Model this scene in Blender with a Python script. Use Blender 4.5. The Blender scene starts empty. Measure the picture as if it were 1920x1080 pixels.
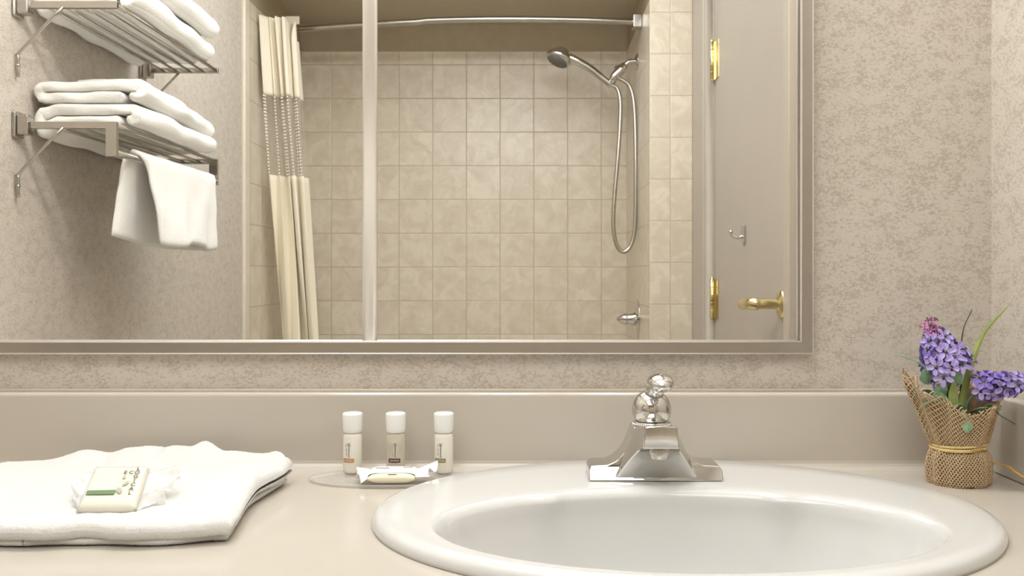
import bpy, bmesh, math, random
from mathutils import Vector, Matrix, noise
R = random.Random(7)
PI = math.pi
SC = bpy.context.scene
COL = SC.collection

# ------------------------------------------------------------------ camera
F = 1720.0            # focal length in pixels of the 1920 frame
PX, PY = 990.0, 512.0 # principal point
CZ = 1.06             # eye height
CD = 1.19             # eye to mirror wall
MY = -0.004           # mirror surface
CT = CZ - 0.249       # counter top
cd = bpy.data.cameras.new('camera'); cam = bpy.data.objects.new('camera', cd); COL.objects.link(cam)
cam.location = (0, -CD, CZ); cam.rotation_euler = (PI/2, 0, 0)
cd.sensor_fit = 'HORIZONTAL'; cd.sensor_width = 36; cd.lens = 36*F/1920
cd.shift_x = -(PX-960)/1920; cd.shift_y = -(540-PY)/1920
cd.clip_start = 0.01
cd.dof.use_dof = True; cd.dof.focus_distance = 1.05; cd.dof.aperture_fstop = 20
SC.camera = cam

# ------------------------------------------------------------------ light
SC.view_settings.view_transform = 'Standard'; SC.view_settings.look = 'None'
SC.view_settings.exposure = 0.42; SC.view_settings.gamma = 1.0
SC.view_settings.use_curve_mapping = False
w = bpy.data.worlds.new('world'); SC.world = w; w.use_nodes = True
w.node_tree.nodes['Background'].inputs[0].default_value = (1, .95, .88, 1)
w.node_tree.nodes['Background'].inputs[1].default_value = 0.0
def area(name, loc, rot, sx, sy, power, colr):
    l = bpy.data.lights.new(name, 'AREA'); l.shape = 'RECTANGLE'; l.size = sx; l.size_y = sy
    l.energy = power; l.color = colr
    o = bpy.data.objects.new(name, l); COL.objects.link(o); o.location = loc; o.rotation_euler = rot
    return o
def bulb(name, loc, rad, power, colr):
    l = bpy.data.lights.new(name, 'POINT'); l.shadow_soft_size = rad; l.energy = power; l.color = colr
    o = bpy.data.objects.new(name, l); COL.objects.link(o); o.location = loc
    return o
WARM = (.935, .965, .998)
# the vanity lamps above the mirror and an unseen soft fill added under the ceiling
for x, pw in ((-.40, 8.2), (-.06, 4.8), (.20, 4.8)):
    bulb('vanity_bulb', (x, -.12, CZ + 1.03), .030, pw, WARM)
area('ceiling_fill', (-.2, -1.42, CZ + 1.27), (0, 0, 0), 1.2, 1.2, 15, (.91, .96, 1))

# ------------------------------------------------------------------ coordinates
def D(px, py, d):      # a point seen directly at depth d
    return Vector(((px-PX)*d/F, -CD+d, CZ-(py-PY)*d/F))
def VY(d):             # room y of something the mirror shows at depth d
    return 2*MY - (-CD+d)
def V(px, py, d):      # a point seen in the mirror at (unfolded) depth d
    return Vector(((px-PX)*d/F, VY(d), CZ-(py-PY)*d/F))

# ------------------------------------------------------------------ materials
def lin(c):
    return tuple(((v/255)/12.92 if v/255 <= .04045 else ((v/255+.055)/1.055)**2.4) for v in c) + (1,)
class NT:
    def __init__(s, name):
        s.m = bpy.data.materials.new(name); s.m.use_nodes = True; s.t = s.m.node_tree
        s.b = s.t.nodes['Principled BSDF']
    def n(s, kind, **kw):
        x = s.t.nodes.new(kind)
        for k, v in kw.items(): setattr(x, k, v)
        return x
    def l(s, a, b): s.t.links.new(a, b)
    def math(s, op, a, b=None, c=None):
        x = s.n('ShaderNodeMath', operation=op)
        for i, v in enumerate((a, b, c)):
            if v is None: continue
            if isinstance(v, (int, float)): x.inputs[i].default_value = v
            else: s.l(v, x.inputs[i])
        return x.outputs[0]
    def noise(s, vec, scale, detail=3, rough=.5, dist=0):
        x = s.n('ShaderNodeTexNoise'); x.inputs['Scale'].default_value = scale
        x.inputs['Detail'].default_value = detail; x.inputs['Roughness'].default_value = rough
        x.inputs['Distortion'].default_value = dist
        if vec is not None: s.l(vec, x.inputs['Vector'])
        return x.outputs['Fac']
    def ramp(s, fac, stops, interp='LINEAR'):
        x = s.n('ShaderNodeValToRGB'); x.color_ramp.interpolation = interp
        e = x.color_ramp.elements
        e[0].position, e[0].color = stops[0][0], stops[0][1]
        e[1].position, e[1].color = stops[-1][0], stops[-1][1]
        for p, c in stops[1:-1]:
            q = e.new(p); q.color = c
        s.l(fac, x.inputs[0]); return x.outputs[0]
    def mix(s, fac, a, b, mode='MIX'):
        x = s.n('ShaderNodeMix', data_type='RGBA', blend_type=mode)
        for i, v in ((0, fac), (6, a), (7, b)):
            if isinstance(v, (int, float)): x.inputs[i].default_value = v
            elif isinstance(v, tuple): x.inputs[i].default_value = v
            else: s.l(v, x.inputs[i])
        return x.outputs[2]
    def bump(s, h, strength=.3, dist=.001):
        x = s.n('ShaderNodeBump'); x.inputs['Strength'].default_value = strength
        x.inputs['Distance'].default_value = dist; s.l(h, x.inputs['Height'])
        s.l(x.outputs[0], s.b.inputs['Normal'])
    def set(s, **kw):
        for k, v in kw.items(): s.b.inputs[k.replace('_', ' ')].default_value = v
        return s
def pos(s):
    return s.n('ShaderNodeTexCoord').outputs['Object']
def geo(s):
    return s.n('ShaderNodeNewGeometry').outputs['Position']
def plain(name, c, rough=.5, metal=0, mott=.04, scale=30, **kw):
    s = NT(name); p = pos(s); f = s.noise(p, scale, 3)
    a = lin(c); d = tuple(v*(1-mott*2) for v in a[:3]) + (1,)
    s.l(s.ramp(f, [(.3, d), (.7, a)]), s.b.inputs['Base Color'])
    s.set(Roughness=rough, Metallic=metal, **kw)
    return s.m
def wallpaper():
    s = NT('stucco_wallpaper'); p = geo(s)
    mp = s.n('ShaderNodeMapping'); mp.inputs['Rotation'].default_value = (.35, .35, .35); mp.inputs['Scale'].default_value = (1, 1, 1.5); s.l(p, mp.inputs[0])
    big = s.noise(mp.outputs[0], 40, 2, .5)
    fine = s.noise(mp.outputs[0], 210, 4, .7, .7)
    v = s.math('ADD', s.math('MULTIPLY', big, .32), s.math('MULTIPLY', fine, .88))
    c = s.ramp(v, [(.0, lin((178, 167, 152))), (.53, lin((186, 175, 160))), (.60, lin((207, 197, 184))), (1, lin((213, 204, 192)))])
    s.l(c, s.b.inputs['Base Color']); s.set(Roughness=.62)
    s.bump(v, .35, .002)
    return s.m
def tile_mat(name, ax, a0, az, z0, size=.1524, light=(222, 210, 190), dark=(211, 198, 176), grout=(190, 175, 150), rough=.28):
    s = NT(name); g = geo(s); sp = s.n('ShaderNodeSeparateXYZ'); s.l(g, sp.inputs[0])
    def cell(o, off, sz):
        q = s.math('DIVIDE', s.math('SUBTRACT', o, off), sz)
        fr = s.math('FRACT', q); return s.math('FLOOR', q), s.math('MULTIPLY', s.math('MINIMUM', fr, s.math('SUBTRACT', 1.0, fr)), sz)
    ia, da = cell(sp.outputs[ax], a0, size); ib, db = cell(sp.outputs[az], z0, size)
    dmin = s.math('MINIMUM', da, db)
    gm = s.math('SMOOTH_MIN', s.math('DIVIDE', dmin, .0034), 1.0, .3)
    cmb = s.n('ShaderNodeCombineXYZ'); s.l(ia, cmb.inputs[0]); s.l(ib, cmb.inputs[1])
    wn = s.n('ShaderNodeTexWhiteNoise'); s.l(cmb.outputs[0], wn.inputs[0])
    ad = s.n('ShaderNodeVectorMath', operation='MULTIPLY_ADD'); s.l(wn.outputs['Color'], ad.inputs[0]); ad.inputs[1].default_value = (7, 7, 7); s.l(g, ad.inputs[2])
    f = s.noise(ad.outputs[0], 14, 5, .62, .8)
    c1 = s.ramp(f, [(.32, lin(dark)), (.5, lin(light)), (.62, lin((230, 219, 201))), (.8, lin(dark))])
    c2 = s.mix(s.math('MULTIPLY', wn.outputs['Value'], .22), c1, lin((198, 184, 160)))
    gmask = s.math('GREATER_THAN', dmin, .0017)
    c3 = s.mix(gmask, lin(grout), c2)
    s.l(c3, s.b.inputs['Base Color']); s.set(Roughness=rough)
    h = s.math('ADD', gm, s.math('MULTIPLY', f, .12))
    s.bump(h, .5, .0015)
    return s.m
def terry(name='white_terry', c=(228, 226, 221), scale=900, stren=.7, dist=.0012):
    s = NT(name); p = pos(s)
    f = s.noise(p, scale, 2, .6); g = s.noise(p, scale*.3, 2, .6)
    h = s.math('ADD', f, g)
    s.l(s.ramp(f, [(.3, lin(tuple(int(v*.965) for v in c))), (.65, lin(c))]), s.b.inputs['Base Color'])
    s.set(Roughness=.95, Sheen_Weight=.25, Sheen_Roughness=.5); s.b.inputs['Specular IOR Level'].default_value = .1
    s.bump(h, stren, dist)
    return s.m
def glassy(name, c, rough=.1, alpha=1, trans=0, **kw):
    s = NT(name); p = pos(s); f = s.noise(p, 40, 2)
    a = lin(c); s.l(s.ramp(f, [(.3, tuple(v*.96 for v in a[:3])+(1,)), (.7, a)]), s.b.inputs['Base Color'])
    s.set(Roughness=rough, Alpha=alpha, Transmission_Weight=trans, **kw); return s.m

M = {}
M['wall'] = wallpaper()
M['paint'] = plain('taupe_paint', (184, 174, 160), .55, scale=8, mott=.02)
M['doorpaint'] = plain('door_paint', (176, 166, 152), .38, scale=6, mott=.02)
M['casing'] = plain('casing_paint', (182, 171, 155), .4, scale=6, mott=.02)
M['ceil_room'] = plain('white_ceiling_paint', (240, 238, 232), .8, scale=60)
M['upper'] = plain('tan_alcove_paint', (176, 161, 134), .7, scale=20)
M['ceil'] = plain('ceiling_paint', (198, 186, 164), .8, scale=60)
M['floor'] = tile_mat('floor_tile', 0, 0, 1, 0, .3, (226, 221, 212), (214, 208, 198), grout=(190, 182, 170))
Z0 = CZ + .0265
M['tile_back'] = tile_mat('tile_back', 0, .0265, 2, Z0)
M['tile_left'] = tile_mat('tile_side', 1, VY(4.142), 2, Z0)
M['tile_front'] = tile_mat('tile_front', 0, .520-.1524, 2, CZ+.038, light=(218, 206, 186), dark=(211, 198, 177), grout=(198, 184, 163))
M['bull'] = plain('bullnose_tile', (228, 218, 200), .3, scale=20)
M['counter'] = plain('cultured_marble', (199, 190, 177), .16, scale=5, mott=.012)
M['sink'] = plain('white_porcelain', (212, 210, 206), .08, scale=5, mott=.006)
M['chrome'] = plain('chrome', (214, 212, 208), .07, 1, mott=.02)
M['nickel'] = plain('brushed_metal', (196, 192, 184), .24, 1, mott=.04, scale=120)
M['frame'] = plain('satin_aluminium', (190, 184, 177), .3, 1, mott=.02, scale=60)
M['frame_lip'] = plain('bright_aluminium', (246, 240, 232), .35, .6, mott=.01)
M['gap'] = plain('dark_mirror_edge', (60, 62, 54), .5, 0)
M['brass'] = plain('polished_brass', (222, 206, 154), .22, 1, mott=.03)
M['rack'] = plain('rack_chrome', (190, 186, 178), .18, 1, mott=.03)
M['terry'] = terry()
M['terry_far'] = terry('white_shelf_terry', (246, 243, 236), 500, .45, .0015)
M['curtain'] = plain('cream_curtain', (248, 238, 216), .8, scale=20, mott=.015, Subsurface_Weight=0.0)
M['sheer'] = glassy('sheer_mesh', (226, 214, 198), .8, .20)
M['sparkle'] = plain('sheer_sparkle', (250, 246, 236), .5)  # pale colour of the modelled sparkles on the mesh
M['cap'] = plain('white_cap', (238, 237, 233), .25, mott=.01)
M['btl'] = plain('milky_bottle', (236, 230, 217), .25, mott=.01)
M['clearbtl'] = glassy('clear_bottle', (240, 230, 212), .12, .55)
M['liquid'] = glassy('clear_liquid', (232, 220, 198), .2, .5)
M['orange'] = plain('orange_band', (206, 152, 96), .5)
M['plum'] = plain('plum_band', (112, 66, 66), .5)
M['olive'] = plain('olive_band', (164, 146, 104), .5)
M['ink'] = plain('dark_ink', (62, 58, 52), .6)
M['greyink'] = plain('grey_ink', (172, 168, 156), .6)
M['paleink'] = plain('pale_print', (214, 196, 186), .6)
M['tray'] = glassy('frosted_tray', (232, 225, 216), .2, .35)
M['soap'] = plain('cream_soap', (242, 234, 206), .4, mott=.01)
M['film'] = glassy('wrapper_film', (244, 241, 236), .12, .42)
M['paperwrap'] = plain('white_wrapper', (250, 248, 240), .3, mott=.01)
M['green'] = plain('green_band', (104, 134, 90), .5)
M['sage'] = plain('sage_print', (176, 180, 156), .5)
M['jute'] = plain('jute_thread', (208, 180, 142), .9, scale=700, mott=.16)
M['jute_in'] = plain('jute_inner', (150, 122, 88), .95, scale=500, mott=.2)
M['pot'] = plain('grey_green_pot', (128, 126, 100), .8)
M['raffia'] = plain('pale_raffia', (232, 205, 140), .5, scale=200, mott=.1)
M['raffia2'] = plain('gold_raffia', (200, 152, 70), .45, scale=200, mott=.1)
M['leaf'] = plain('sage_leaf', (154, 190, 152), .6, scale=90, mott=.12)
M['blade'] = plain('blade_leaf', (176, 190, 112), .5, scale=90, mott=.12)
M['darkleaf'] = plain('dark_blade', (86, 98, 66), .55, scale=90, mott=.12)
M['stem'] = plain('stem_green', (104, 128, 108), .6)
M['lav'] = plain('lavender_petal', (192, 172, 236), .6, scale=160, mott=.14)
M['lav2'] = plain('violet_petal', (150, 124, 212), .6, scale=160, mott=.14)
M['pink'] = plain('pink_bud', (214, 130, 190), .6, scale=160, mott=.14)
M['soil'] = plain('dark_moss', (80, 84, 54), .95)
s_ = NT('mirror_silver'); f_ = s_.noise(pos(s_), 2, 1)
s_.l(s_.ramp(f_, [(0, (.95, .95, .945, 1)), (1, (.96, .96, .955, 1))]), s_.b.inputs['Base Color'])
s_.set(Metallic=1, Roughness=0.0); M['mirror'] = s_.m

# ------------------------------------------------------------------ mesh helpers
class MB:
    def __init__(s): s.v = []; s.f = []; s.sm = []
    def add(s, vs, fs, smooth=True):
        o = len(s.v); s.v += [Vector(v) for v in vs]
        for f in fs: s.f.append([i+o for i in f]); s.sm.append(smooth)
        return s
    def box(s, lo, hi):
        x0, y0, z0 = lo; x1, y1, z1 = hi
        vs = [(x, y, z) for z in (z0, z1) for y in (y0, y1) for x in (x0, x1)]
        return s.add(vs, [(0, 2, 3, 1), (4, 5, 7, 6), (0, 1, 5, 4), (2, 6, 7, 3), (0, 4, 6, 2), (1, 3, 7, 5)], False)
    def grid(s, nu, nv, fn, closeu=False, closev=False, smooth=True):
        vs = [fn(i/(nu if closeu else nu-1), j/(nv if closev else nv-1)) for j in range(nv) for i in range(nu)]
        fs = []
        for j in range(nv if closev else nv-1):
            for i in range(nu if closeu else nu-1):
                a, b = i, (i+1) % nu; c, d = j*nu, ((j+1) % nv)*nu
                fs.append((c+a, c+b, d+b, d+a))
        return s.add(vs, fs, smooth)
    def tube(s, pts, r, n=12, cap=True, smooth=True, flat=1.0, upv=None):
        pts = [Vector(p) for p in pts]; m = len(pts); rr = r if isinstance(r, (list, tuple)) else [r]*m
        up = Vector(upv) if upv else None; rings = []; prev = None
        for i, p in enumerate(pts):
            t = (pts[min(i+1, m-1)] - pts[max(i-1, 0)]).normalized()
            if prev is None:
                a = up if up else (Vector((0, 0, 1)) if abs(t.z) < .9 else Vector((1, 0, 0)))
            else: a = prev
            nrm = (a - t*a.dot(t))
            if nrm.length < 1e-6: nrm = t.orthogonal()
            nrm.normalize(); prev = nrm; b = t.cross(nrm)
            rings.append([p + (nrm*math.cos(2*PI*k/n)*flat + b*math.sin(2*PI*k/n))*rr[i] for k in range(n)])
        vs = [v for q in rings for v in q]; fs = []
        for j in range(m-1):
            for k in range(n):
                fs.append((j*n+k, j*n+(k+1) % n, (j+1)*n+(k+1) % n, (j+1)*n+k))
        if cap: fs.append(tuple(range(n))[::-1]); fs.append(tuple((m-1)*n+k for k in range(n)))
        return s.add(vs, fs, smooth)
    def lathe(s, prof, c, n=40, axis='z', sx=1, sy=1):
        vs = []
        for r, h in prof:
            for k in range(n):
                a = 2*PI*k/n; p = (r*math.cos(a)*sx, r*math.sin(a)*sy, h)
                if axis == 'x': p = (h, p[0], p[1])
                if axis == 'y': p = (p[0], h, p[1])
                vs.append(Vector(c)+Vector(p))
        m = len(prof); fs = []
        for j in range(m-1):
            for k in range(n): fs.append((j*n+k, j*n+(k+1) % n, (j+1)*n+(k+1) % n, (j+1)*n+k))
        if prof[0][0] > 1e-7: fs.append(tuple(range(n))[::-1])
        if prof[-1][0] > 1e-7: fs.append(tuple((m-1)*n+k for k in range(n)))
        return s.add(vs, fs)
    def ball(s, c, r, n=16, m=10):
        rx, ry, rz = r if isinstance(r, (tuple, list)) else (r, r, r); c = Vector(c)
        return s.grid(n, m, lambda u, v: c + Vector((rx*math.cos(2*PI*u)*math.sin(PI*v), ry*math.sin(2*PI*u)*math.sin(PI*v), -rz*math.cos(PI*v))), closeu=True)
    def prism(s, poly, fn, a, b):      # poly 2D, fn(p, t) -> 3D for t = a, b
        n = len(poly); vs = [fn(p, a) for p in poly] + [fn(p, b) for p in poly]
        fs = [tuple(range(n))[::-1], tuple(range(n, 2*n))] + [(i, (i+1) % n, n+(i+1) % n, n+i) for i in range(n)]
        return s.add(vs, fs, False)
def children_root(p):
    while p.parent: p = p.parent
    return p
def build(name, mb, mat, parent=None, origin=None, bevel=0, subsurf=0, seg=2, solid=0, auto=None, merge=1e-6):
    off = Vector(origin) if origin is not None else (Vector(children_root(parent).location) if parent else Vector((0, 0, 0)))
    me = bpy.data.meshes.new(name); me.from_pydata([v-off for v in mb.v], [], mb.f)
    bm = bmesh.new(); bm.from_mesh(me)
    for f, sm in zip(bm.faces, mb.sm): f.smooth = sm
    bmesh.ops.remove_doubles(bm, verts=bm.verts, dist=merge)
    bmesh.ops.recalc_face_normals(bm, faces=bm.faces); bm.to_mesh(me); bm.free()
    me.materials.append(mat)
    o = bpy.data.objects.new(name, me); COL.objects.link(o)
    if parent: o.parent = parent
    else: o.location = off
    if bevel:
        b = o.modifiers.new('bevel', 'BEVEL'); b.width = bevel; b.segments = seg; b.limit_method = 'ANGLE'; b.angle_limit = .6
        for p in me.polygons: p.use_smooth = True
        wn = o.modifiers.new('wn', 'WEIGHTED_NORMAL'); wn.keep_sharp = True
    if solid:
        b = o.modifiers.new('solid', 'SOLIDIFY'); b.thickness = solid; b.offset = 0
    if subsurf:
        b = o.modifiers.new('sub', 'SUBSURF'); b.levels = b.render_levels = subsurf
    return o
def tag(o, label=None, cat=None, group=None, kind=None):
    if label: o['label'] = label
    if cat: o['category'] = cat
    if group: o['group'] = group
    if kind: o['kind'] = kind
    return o
def thing(name, loc, label, cat, group=None):
    o = bpy.data.objects.new(name, None); COL.objects.link(o); o.location = loc
    o.empty_display_size = .02
    return tag(o, label, cat, group)
def struct(name, mb, mat, parent=None, **kw):
    o = build(name, mb, mat, parent, **kw)
    if not parent: o['kind'] = 'structure'
    return o
def lerp(a, b, t): return a+(b-a)*t
def nz(x, y, z, s=1): return noise.noise(Vector((x*s, y*s, z*s)))
def smooth_path(pts, n=8):
    pts = [Vector(p) for p in pts]; out = []
    P = [pts[0]*2-pts[1]] + pts + [pts[-1]*2-pts[-2]]
    for i in range(1, len(P)-2):
        a, b, c, d = P[i-1:i+3]
        for k in range(n):
            t = k/n
            out.append(.5*((2*b)+(c-a)*t+(2*a-5*b+4*c-d)*t*t+(3*b-a-3*c+d)*t**3))
    out.append(pts[-1]); return out
def text_mb(txt, size, fn, thick=.0002):
    cu = bpy.data.curves.new('t', 'FONT'); cu.body = txt; cu.size = size; cu.extrude = thick; cu.align_x = 'CENTER'; cu.align_y = 'CENTER'
    cu.resolution_u = 3
    ob = bpy.data.objects.new('t', cu); COL.objects.link(ob)
    dg = bpy.context.evaluated_depsgraph_get(); me = bpy.data.meshes.new_from_object(ob.evaluated_get(dg))
    mb = MB(); mb.add([fn(v.co) for v in me.vertices], [tuple(p.vertices) for p in me.polygons], False)
    bpy.data.objects.remove(ob); bpy.data.curves.remove(cu); bpy.data.meshes.remove(me)
    return mb

# ------------------------------------------------------------------ the room
XL, XR = -1.03, .601            # left and right wall faces
AXL, AXR = -1.023, .445         # tiled faces inside the shower alcove
YF, YB = VY(3.35), VY(4.142)    # front and back of the alcove
H = CZ + 1.30                   # ceiling
TT = CZ + 1.0                   # top of the alcove tile
struct('floor', MB().box((XL-.1, YB-.1, -.06), (XR+.1, .1, 0)), M['floor'])
struct('ceiling', MB().box((XL-.1, YF-.02, H), (XR+.1, .1, H+.05)), M['ceil_room'])
struct('ceiling_shower', MB().box((XL-.1, YB-.1, CZ+1.125), (XR+.1, YF, H+.05)), M['ceil'])
struct('wall_front', MB().box((XL-.1, 0, 0), (XR+.1, .1, H)), M['wall'])
struct('wall_left', MB().box((XL-.1, YF, 0), (XL, 0, H)), M['wall'])
# right wall with the doorway
yd0, yd1 = VY(2.985), VY(2.105)   # hinge side, latch side of the opening
DH = 2.03
struct('wall_right_beside_shower', MB().box((XR, YF-.2, 0), (XR+.1, yd0, H)), M['paint'])
mb = MB().box((XR, yd1, 0), (XR+.1, 0, H)).box((XR, yd0, DH), (XR+.1, yd1, H))
struct('wall_right', mb, M['wall'])
struct('wall_shower_back', MB().box((XL-.1, YB-.1, 0), (XR+.1, YB, TT)), M['tile_back'])
struct('wall_shower_back_upper', MB().box((XL-.1, YB-.1, TT), (XR+.1, YB-.006, CZ+1.125)), M['upper'])
struct('wall_shower_left', MB().box((XL-.1, YB, 0), (AXL, YF+.002, TT)), M['tile_left'])
struct('wall_shower_left_upper', MB().box((XL-.1, YB, TT), (XL, YF, CZ+1.125)), M['upper'])
struct('wall_shower_right', MB().box((AXR, YB, 0), (XR, YF-.006, TT)), M['tile_left'])
struct('wall_shower_right_upper', MB().box((AXR+.006, YB, TT), (XR, YF-.006, CZ+1.125)), M['upper'])
struct('wall_shower_pier', MB().box((AXR, YF-.006, 0), (XR, YF, H)), M['tile_front'], bevel=.003)
struct('trim_1', MB().box((XL-.002, YF-.004, 0), (AXL+.006, YF+.05, TT)), M['bull'], bevel=.005, seg=3)
# door and its casing
cw = .055
mb = MB().box((XR-.016, yd0-cw, 0), (XR+.002, yd0, DH+cw)).box((XR-.016, yd1, 0), (XR+.002, yd1+cw, DH+cw)).box((XR-.016, yd0, DH), (XR+.002, yd1, DH+cw))
mb.box((XR-.022, yd0-cw-.012, 0), (XR+.002, yd0-cw+.004, DH+cw)).box((XR-.022, yd1+cw-.004, 0), (XR+.002, yd1+cw+.012, DH+cw))
struct('trim_2', mb, M['casing'], bevel=.003)
mb = MB().box((XR+.0, yd0-.0, 0), (XR+.099, yd0+.012, DH)).box((XR+.0, yd1-.012, 0), (XR+.099, yd1, DH)).box((XR, yd0+.012, DH-.012), (XR+.099, yd1-.012, DH))
struct('trim_3', mb, M['casing'])
door = struct('door_1', MB().box((XR+.004, yd0+.015, .01), (XR+.042, yd1-.015, DH-.016)), M['doorpaint'], bevel=.002)
for py0, py1, nm in ((78, 150, 0), (523, 597, 1)):
    d = 2.955; x = XR-.008
    zt = CZ-(py0-PY)*d/F; zb = CZ-(py1-PY)*d/F; y = VY(d)
    mb = MB().tube([(x, y, zb), (x, y, zt)], .0065, 16)
    mb.ball((x, y, zt), (.0055, .0055, .008)).ball((x, y, zb), (.0055, .0055, .008))
    for q in (.2, .4, .6, .8):
        zq = lerp(zb, zt, q); mb.tube([(x, y, zq-.001), (x, y, zq+.001)], .0072, 16)
    mb.box((x, y+.002, zb), (XR+.005, y+.004, zt)).box((XR+.001, y, zb+.001), (XR+.0055, y+.045, zt-.001))
    tag(build('hinge', mb, M['brass'], door), 'brass butt hinge')
# lever handle: round rose on the door, lever pointing back towards the hinge
d = 2.185; hy = VY(d); hz = CZ-(570-PY)*d/F; xf = XR+.004
hp = Vector((xf, hy, hz))
mb = MB().lathe([(0, -.014), (.012, -.014), (.014, -.010), (.03, -.007), (.034, -.003), (.034, .002)], hp, 40, 'x')
rose = tag(build('door_handle', mb, M['brass'], door), 'brass lever handle with round rose')
mb = MB().tube(smooth_path([hp+Vector((-.008, 0, 0)), hp+Vector((-.05, 0, 0)), hp+Vector((-.066, -.008, 0)), hp+Vector((-.07, -.03, 0)), hp+Vector((-.068, -.075, -.001)), hp+Vector((-.066, -.118, -.004))], 6),
               [.012]*8+[.0150]*22+[.012], 20)
build('lever', mb, M['brass'], rose)
d = 2.62; kz = CZ-(440-PY)*d/F; kp = Vector((XR+.004, VY(2.56), kz))
mb = MB().box(kp+Vector((-.008, -.015, -.024)), kp+Vector((.001, .015, .024)))
hk = tag(build('robe_hook', mb, M['chrome'], door, bevel=.002), 'small chrome robe hook')
mb = MB().tube(smooth_path([kp+Vector((-.004, 0, -.006)), kp+Vector((-.02, 0, -.012)), kp+Vector((-.034, -.002, -.006)), kp+Vector((-.038, -.002, .004))], 6), .0038, 10).ball(kp+Vector((-.038, -.002, .005)), .0062)
build('prong', mb, M['chrome'], hk)

# ------------------------------------------------------------------ worktop and basin
cx, cy = .154, -CD+.934; ra, rb = .3105, .24
BX, BYc, ba, bb = .150, -CD+.863, .236, .141
# cut-out worktop
NS = 96
mb = MB()
def rectpt(a, x0, x1, y0, y1):
    dx, dy = math.cos(a), math.sin(a); t = 1e9
    if dx > 1e-9: t = min(t, (x1-cx)/dx)
    if dx < -1e-9: t = min(t, (x0-cx)/dx)
    if dy > 1e-9: t = min(t, (y1-cy)/dy)
    if dy < -1e-9: t = min(t, (y0-cy)/dy)
    return cx+dx*t, cy+dy*t
X0, X1, Y0, Y1 = XL+.001, XR-.001, -.60, -.001
angs = sorted([2*PI*k/NS for k in range(NS)] + [math.atan2(y-cy, x-cx) % (2*PI) for x in (X0, X1) for y in (Y0, Y1)])
ins = [(cx+(ra-.02)*math.cos(a), cy+(rb-.02)*math.sin(a)) for a in angs]; outs = [rectpt(a, X0, X1, Y0, Y1) for a in angs]
n = len(angs); vs = [(x, y, CT) for x, y in ins] + [(x, y, CT) for x, y in outs] + [(x, y, CT-.03) for x, y in outs] + [(x, y, CT-.03) for x, y in ins]
fs = []
for i in range(n):
    j = (i+1) % n
    fs += [(i, j, n+j, n+i), (n+i, n+j, 2*n+j, 2*n+i), (2*n+i, 2*n+j, 3*n+j, 3*n+i), (3*n+i, 3*n+j, j, i)]
mb.add(vs, fs, False)
top = thing('countertop', (0, 0, CT), 'cream cultured marble vanity counter running under the mirror', 'countertop')
build('worktop', mb, M['counter'], top)
BS = .096; BT = .02
mb = MB()
# coved backsplash: profile swept along x
prof = [(-.001, 0), (-.001, BS)] + [(-BT+.004-.004*math.sin(a), BS-.004+.004*math.cos(a)) for a in (0, .5, 1.0, PI/2)] + [(-BT, .012)] + [(-BT-.010+.010*math.cos(a), .010-.010*math.sin(a)) for a in (0, .4, .8, 1.2, PI/2)]
prof = [(y, z) for y, z in prof]
def sweepx(mb, x0, x1):
    n = len(prof); vs = [(x0, y, CT+z) for y, z in prof]+[(x1, y, CT+z) for y, z in prof]
    mb.add(vs, [(i, i+1, n+i+1, n+i) for i in range(n-1)] + [tuple(range(n)), tuple(range(n, 2*n))[::-1], (0, n, 2*n-1, n-1)])
sweepx(mb, X0, X1)
bsp = build('backsplash', mb, M['counter'], top, merge=1e-7)
for p in bsp.data.polygons: p.use_smooth = False
mb = MB().box((XR-BT, -.585, CT), (XR-.001, -.019, CT+BS))
build('side_splash', mb, M['counter'], top, bevel=.003, seg=3)
mb = MB().tube([(X0, -.0015, CT+BS+.001), (XR-.001, -.0015, CT+BS+.001)], .0022, 8)
tag(build('caulk_line', mb, M['bull'], top))

def basin_rings():
    out = []
    def ell(a, b, x, y, z, cusp=0):
        ring = []
        for k in range(160):
            t = 2*PI*k/160; c = 1
            if cusp:
                for px in (1025, 1458):
                    for it in range(1):
                        ang = math.acos(max(-1, min(1, ((px-PX)*1.0/F-x)/a)))
                        dd = (t-ang)
                        c -= cusp*math.exp(-(dd/.07)**2)
            ring.append(Vector((x+a*math.cos(t)*c, y+b*math.sin(t)*c, z)))
        out.append(ring)
    def mixr(t, z, cusp=0, shrink=0):
        ell(lerp(ra-.012, ba, t)-shrink, lerp(rb-.012, bb, t)-shrink, lerp(cx, BX, t), lerp(cy, BYc, t), z, cusp)
    ell(ra-.006, rb-.006, cx, cy, CT+.0002); ell(ra, rb, cx, cy, CT+.0005); ell(ra, rb, cx, cy, CT+.004)
    ell(ra-.0015, rb-.0015, cx, cy, CT+.0085); ell(ra-.005, rb-.005, cx, cy, CT+.0115)
    ell(ra-.012, rb-.012, cx, cy, CT+.0135)
    for t in (.25, .5, .75, .88): mixr(t, CT+.0138-.001*t, .0 if t < .8 else .02)
    mixr(.95, CT+.0125, .04); mixr(1.0, CT+.010, .05)
    mixr(1.0, CT+.004, .05, .004)
    for q, zz in ((.007, -.006), (.013, -.02), (.022, -.04), (.035, -.065), (.055, -.09), (.08, -.11), (.11, -.122)):
        cu = .04*max(0, 1-q/.02)
        ell(ba-q, (ba-q)*bb/ba + q*.18, BX, BYc, CT+zz, cu)
    ell(.03, .03, BX, BYc, CT-.128)
    return out
rings = basin_rings(); n = 160
mb = MB(); mb.add([v for r in rings for v in r], [(j*n+k, j*n+(k+1) % n, (j+1)*n+(k+1) % n, (j+1)*n+k) for j in range(len(rings)-1) for k in range(n)])
sk = thing('sink', (cx, cy, CT), 'white oval porcelain drop-in sink in the counter below the chrome faucet', 'sink')
build('basin', mb, M['sink'], sk)
mb = MB().lathe([(0, .001), (.02, .001), (.029, .003), (.031, 0), (.031, -.01)], (BX, BYc, CT-.128), 32)
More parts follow.
